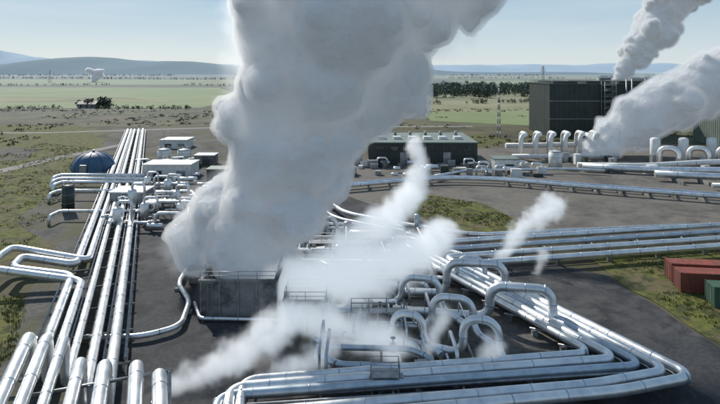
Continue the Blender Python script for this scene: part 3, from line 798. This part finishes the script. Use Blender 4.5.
SE2=vol_mat('steam_edge_mat',.45,.16,.45,ecol=(.75,.87,1)); SC=core_mat('steam_core_mat',.6)
main=[[(-15,74,1,5.5),(-15,76,6,7),(-13.5,77,11,7.8),(-11.5,78,16,8.8),(-10.4,79,21,10.4),(-8.2,80,27,12.3),(-5.4,81,34,14.6),(-1.5,82,42,17.5),(7,84,51,18),(12,86,56,16)],
  [(-19,80,3,4),(-23,79,5.5,5.0),(-21,79.5,9.5,5.0),(-17,79,13,4.6)],
  [(-3,80,20,4),(1,80,25,6),(7,82,31,7)]]
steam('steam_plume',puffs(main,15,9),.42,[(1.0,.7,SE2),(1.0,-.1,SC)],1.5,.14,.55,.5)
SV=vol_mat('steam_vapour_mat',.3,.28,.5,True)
wisp('steam_vapour',[[(a,b,c,r*1.04) for a,b,c,r in main[0][:9]],main[1]],.85,SV,.22,.8,1.5,2.8,.5,pad=1.25,base=.94)
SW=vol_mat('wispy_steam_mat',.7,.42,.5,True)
wisp('steam_cloud',[
  [(-11,71,1.5,3.6),(-7,70,3,4.4),(-3,69,4.2,5.0),(1,71,4.8,5.0),(5,73,5.0,4.4),(9,77,5.6,3.6),(12,82,6.5,2.8)],
  [(-7,65,.8,3.0),(-3.5,63,1.4,3.4),(0,60.5,1.6,3.0),(4,57,1.4,2.4)],
  [(-2,75,6,3.4),(2,78,8,3.2),(6,84,9,2.8),(9,90,10.5,2.4),(10,93,14,2.1),(9,95,18,1.7)]],
  .5,SW,.34,1.4,2.0,1.8,.5,seed=2,base=.82)
wisp('steam_cloud',[[(-18,51.5,.3,1.3),(-14.5,53.5,1,2.1),(-11.5,56,2,2.6),(-9,58,2.8,2.9),(-7,61,3.2,2.7)],[(-9,53.5,.4,1.2),(-6,55,1.2,1.8),(-3,57,2,2.0)],[(7,58,.5,1.3),(7.8,59,2.2,1.6),(9,60,3.8,1.7)],[(12,55,.3,1.5),(13.5,56,2,1.8)]],
  .35,SW,.6,1.5,2.2,1.2,.6,seed=11,base=.72)
wisp('steam_plume',[[(20.5,86,.3,1.1),(23.5,87,3,1.8),(26,88,5.4,2.7),(30,88.5,8.2,3.4)],[(26,82,.3,1.0),(27,82,3,1.4)]],.35,SW,.55,1.4,2.6,1.2,.6,seed=5,base=.7)
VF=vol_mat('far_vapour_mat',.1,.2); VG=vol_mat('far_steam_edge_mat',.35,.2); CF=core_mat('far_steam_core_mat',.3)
LF=[(1.03,1.4,VF),(1.0,.7,VG),(1.0,0,CF)]
steam('steam_plume',puffs([[(77,192,0,2.8),(84,194,4,6),(94,196,10,10),(105,197,17,12),(118,198,23,12.5),(134,199,31,12)]],13,9),.65,LF,1.8,.08,.8,.3)
steam('steam_plume',puffs([[(184,400,22,3.5),(192,400,36,9),(202,400,48,14),(211,400,62,17),(222,400,78,19),(237,400,92,19)]],13,9),1.0,LF,2.8,.05,1.3,.18)
steam('steam_plume',puffs([[(-668,1400,2,6),(-660,1400,13,12),(-650,1400,27,13)],[(-665,1400,22,8),(-682,1400,32,7)]],13,7),1.8,LF,3,.04,1.5,.12)

# ------------------------------------------------------------ light, sky, camera
EL=rad(37); AZ=rad(-32)
w=bpy.data.worlds.new('World'); scene.world=w; w.use_nodes=True
WN=w.node_tree.nodes; WL=w.node_tree.links
bg=WN['Background']; sky=WN.new('ShaderNodeTexSky'); sky.sky_type='NISHITA'; sky.sun_disc=False
sky.sun_elevation=EL; sky.sun_rotation=AZ; sky.altitude=100; sky.air_density=1.0; sky.dust_density=0.5; sky.ozone_density=2.0
tc=WN.new('ShaderNodeTexCoord'); sp=WN.new('ShaderNodeSeparateXYZ'); WL.new(tc.outputs['Generated'],sp.inputs[0])
cr=WN.new('ShaderNodeValToRGB'); WL.new(sp.outputs['Z'],cr.inputs[0])
S=1/0.1
stops=[(0.0,(.71,.78,.80)),(.035,(.62,.72,.78)),(.12,(.40,.56,.69)),(.35,(.26,.41,.59)),(1.0,(.17,.29,.47))]
els=cr.color_ramp.elements
while len(els)<len(stops): els.new(.5)
for e,(p,c) in zip(els,stops): e.position=p; e.color=(*c,1)
sca=WN.new('ShaderNodeVectorMath'); sca.operation='SCALE'; sca.inputs['Scale'].default_value=S; WL.new(cr.outputs[0],sca.inputs[0])
wn=WN.new('ShaderNodeTexNoise'); mp=WN.new('ShaderNodeMapping'); mp.inputs['Scale'].default_value=(1.5,1.5,14); WL.new(tc.outputs['Generated'],mp.inputs[0]); WL.new(mp.outputs[0],wn.inputs['Vector']); wn.inputs['Scale'].default_value=1.6; wn.inputs['Detail'].default_value=6
wr=WN.new('ShaderNodeMapRange'); wr.inputs[1].default_value=.45; wr.inputs[2].default_value=.75; wr.inputs[4].default_value=.4; WL.new(wn.outputs['Fac'],wr.inputs[0])
cl=WN.new('ShaderNodeMix'); cl.data_type='RGBA'; WL.new(wr.outputs[0],cl.inputs[0]); WL.new(sca.outputs[0],cl.inputs[6]); cl.inputs[7].default_value=(.72*S,.80*S,.84*S,1)
mxs=WN.new('ShaderNodeMix'); mxs.data_type='RGBA'; mxs.inputs[0].default_value=.88; WL.new(sky.outputs[0],mxs.inputs[6]); WL.new(cl.outputs[2],mxs.inputs[7])
WL.new(mxs.outputs[2],bg.inputs[0]); bg.inputs[1].default_value=0.1
sl=bpy.data.lights.new('sun','SUN'); sl.energy=4.9; sl.angle=rad(.5); sl.color=(1,.95,.87)
so=bpy.data.objects.new('sun',sl); scene.collection.objects.link(so)
tosun=Vector((math.sin(AZ)*math.cos(EL),math.cos(AZ)*math.cos(EL),math.sin(EL)))
so.rotation_euler=tosun.to_track_quat('Z','Y').to_euler()
cd=bpy.data.cameras.new('camera'); co=bpy.data.objects.new('camera',cd); scene.collection.objects.link(co)
co.location=(0,0,30); co.rotation_euler=(rad(90),0,0); cd.lens=28; cd.sensor_width=36; cd.shift_y=-132/720; cd.clip_end=40000; cd.clip_start=.5
scene.camera=co
scene.view_settings.view_transform='Standard'; scene.view_settings.look='None'; scene.view_settings.exposure=0
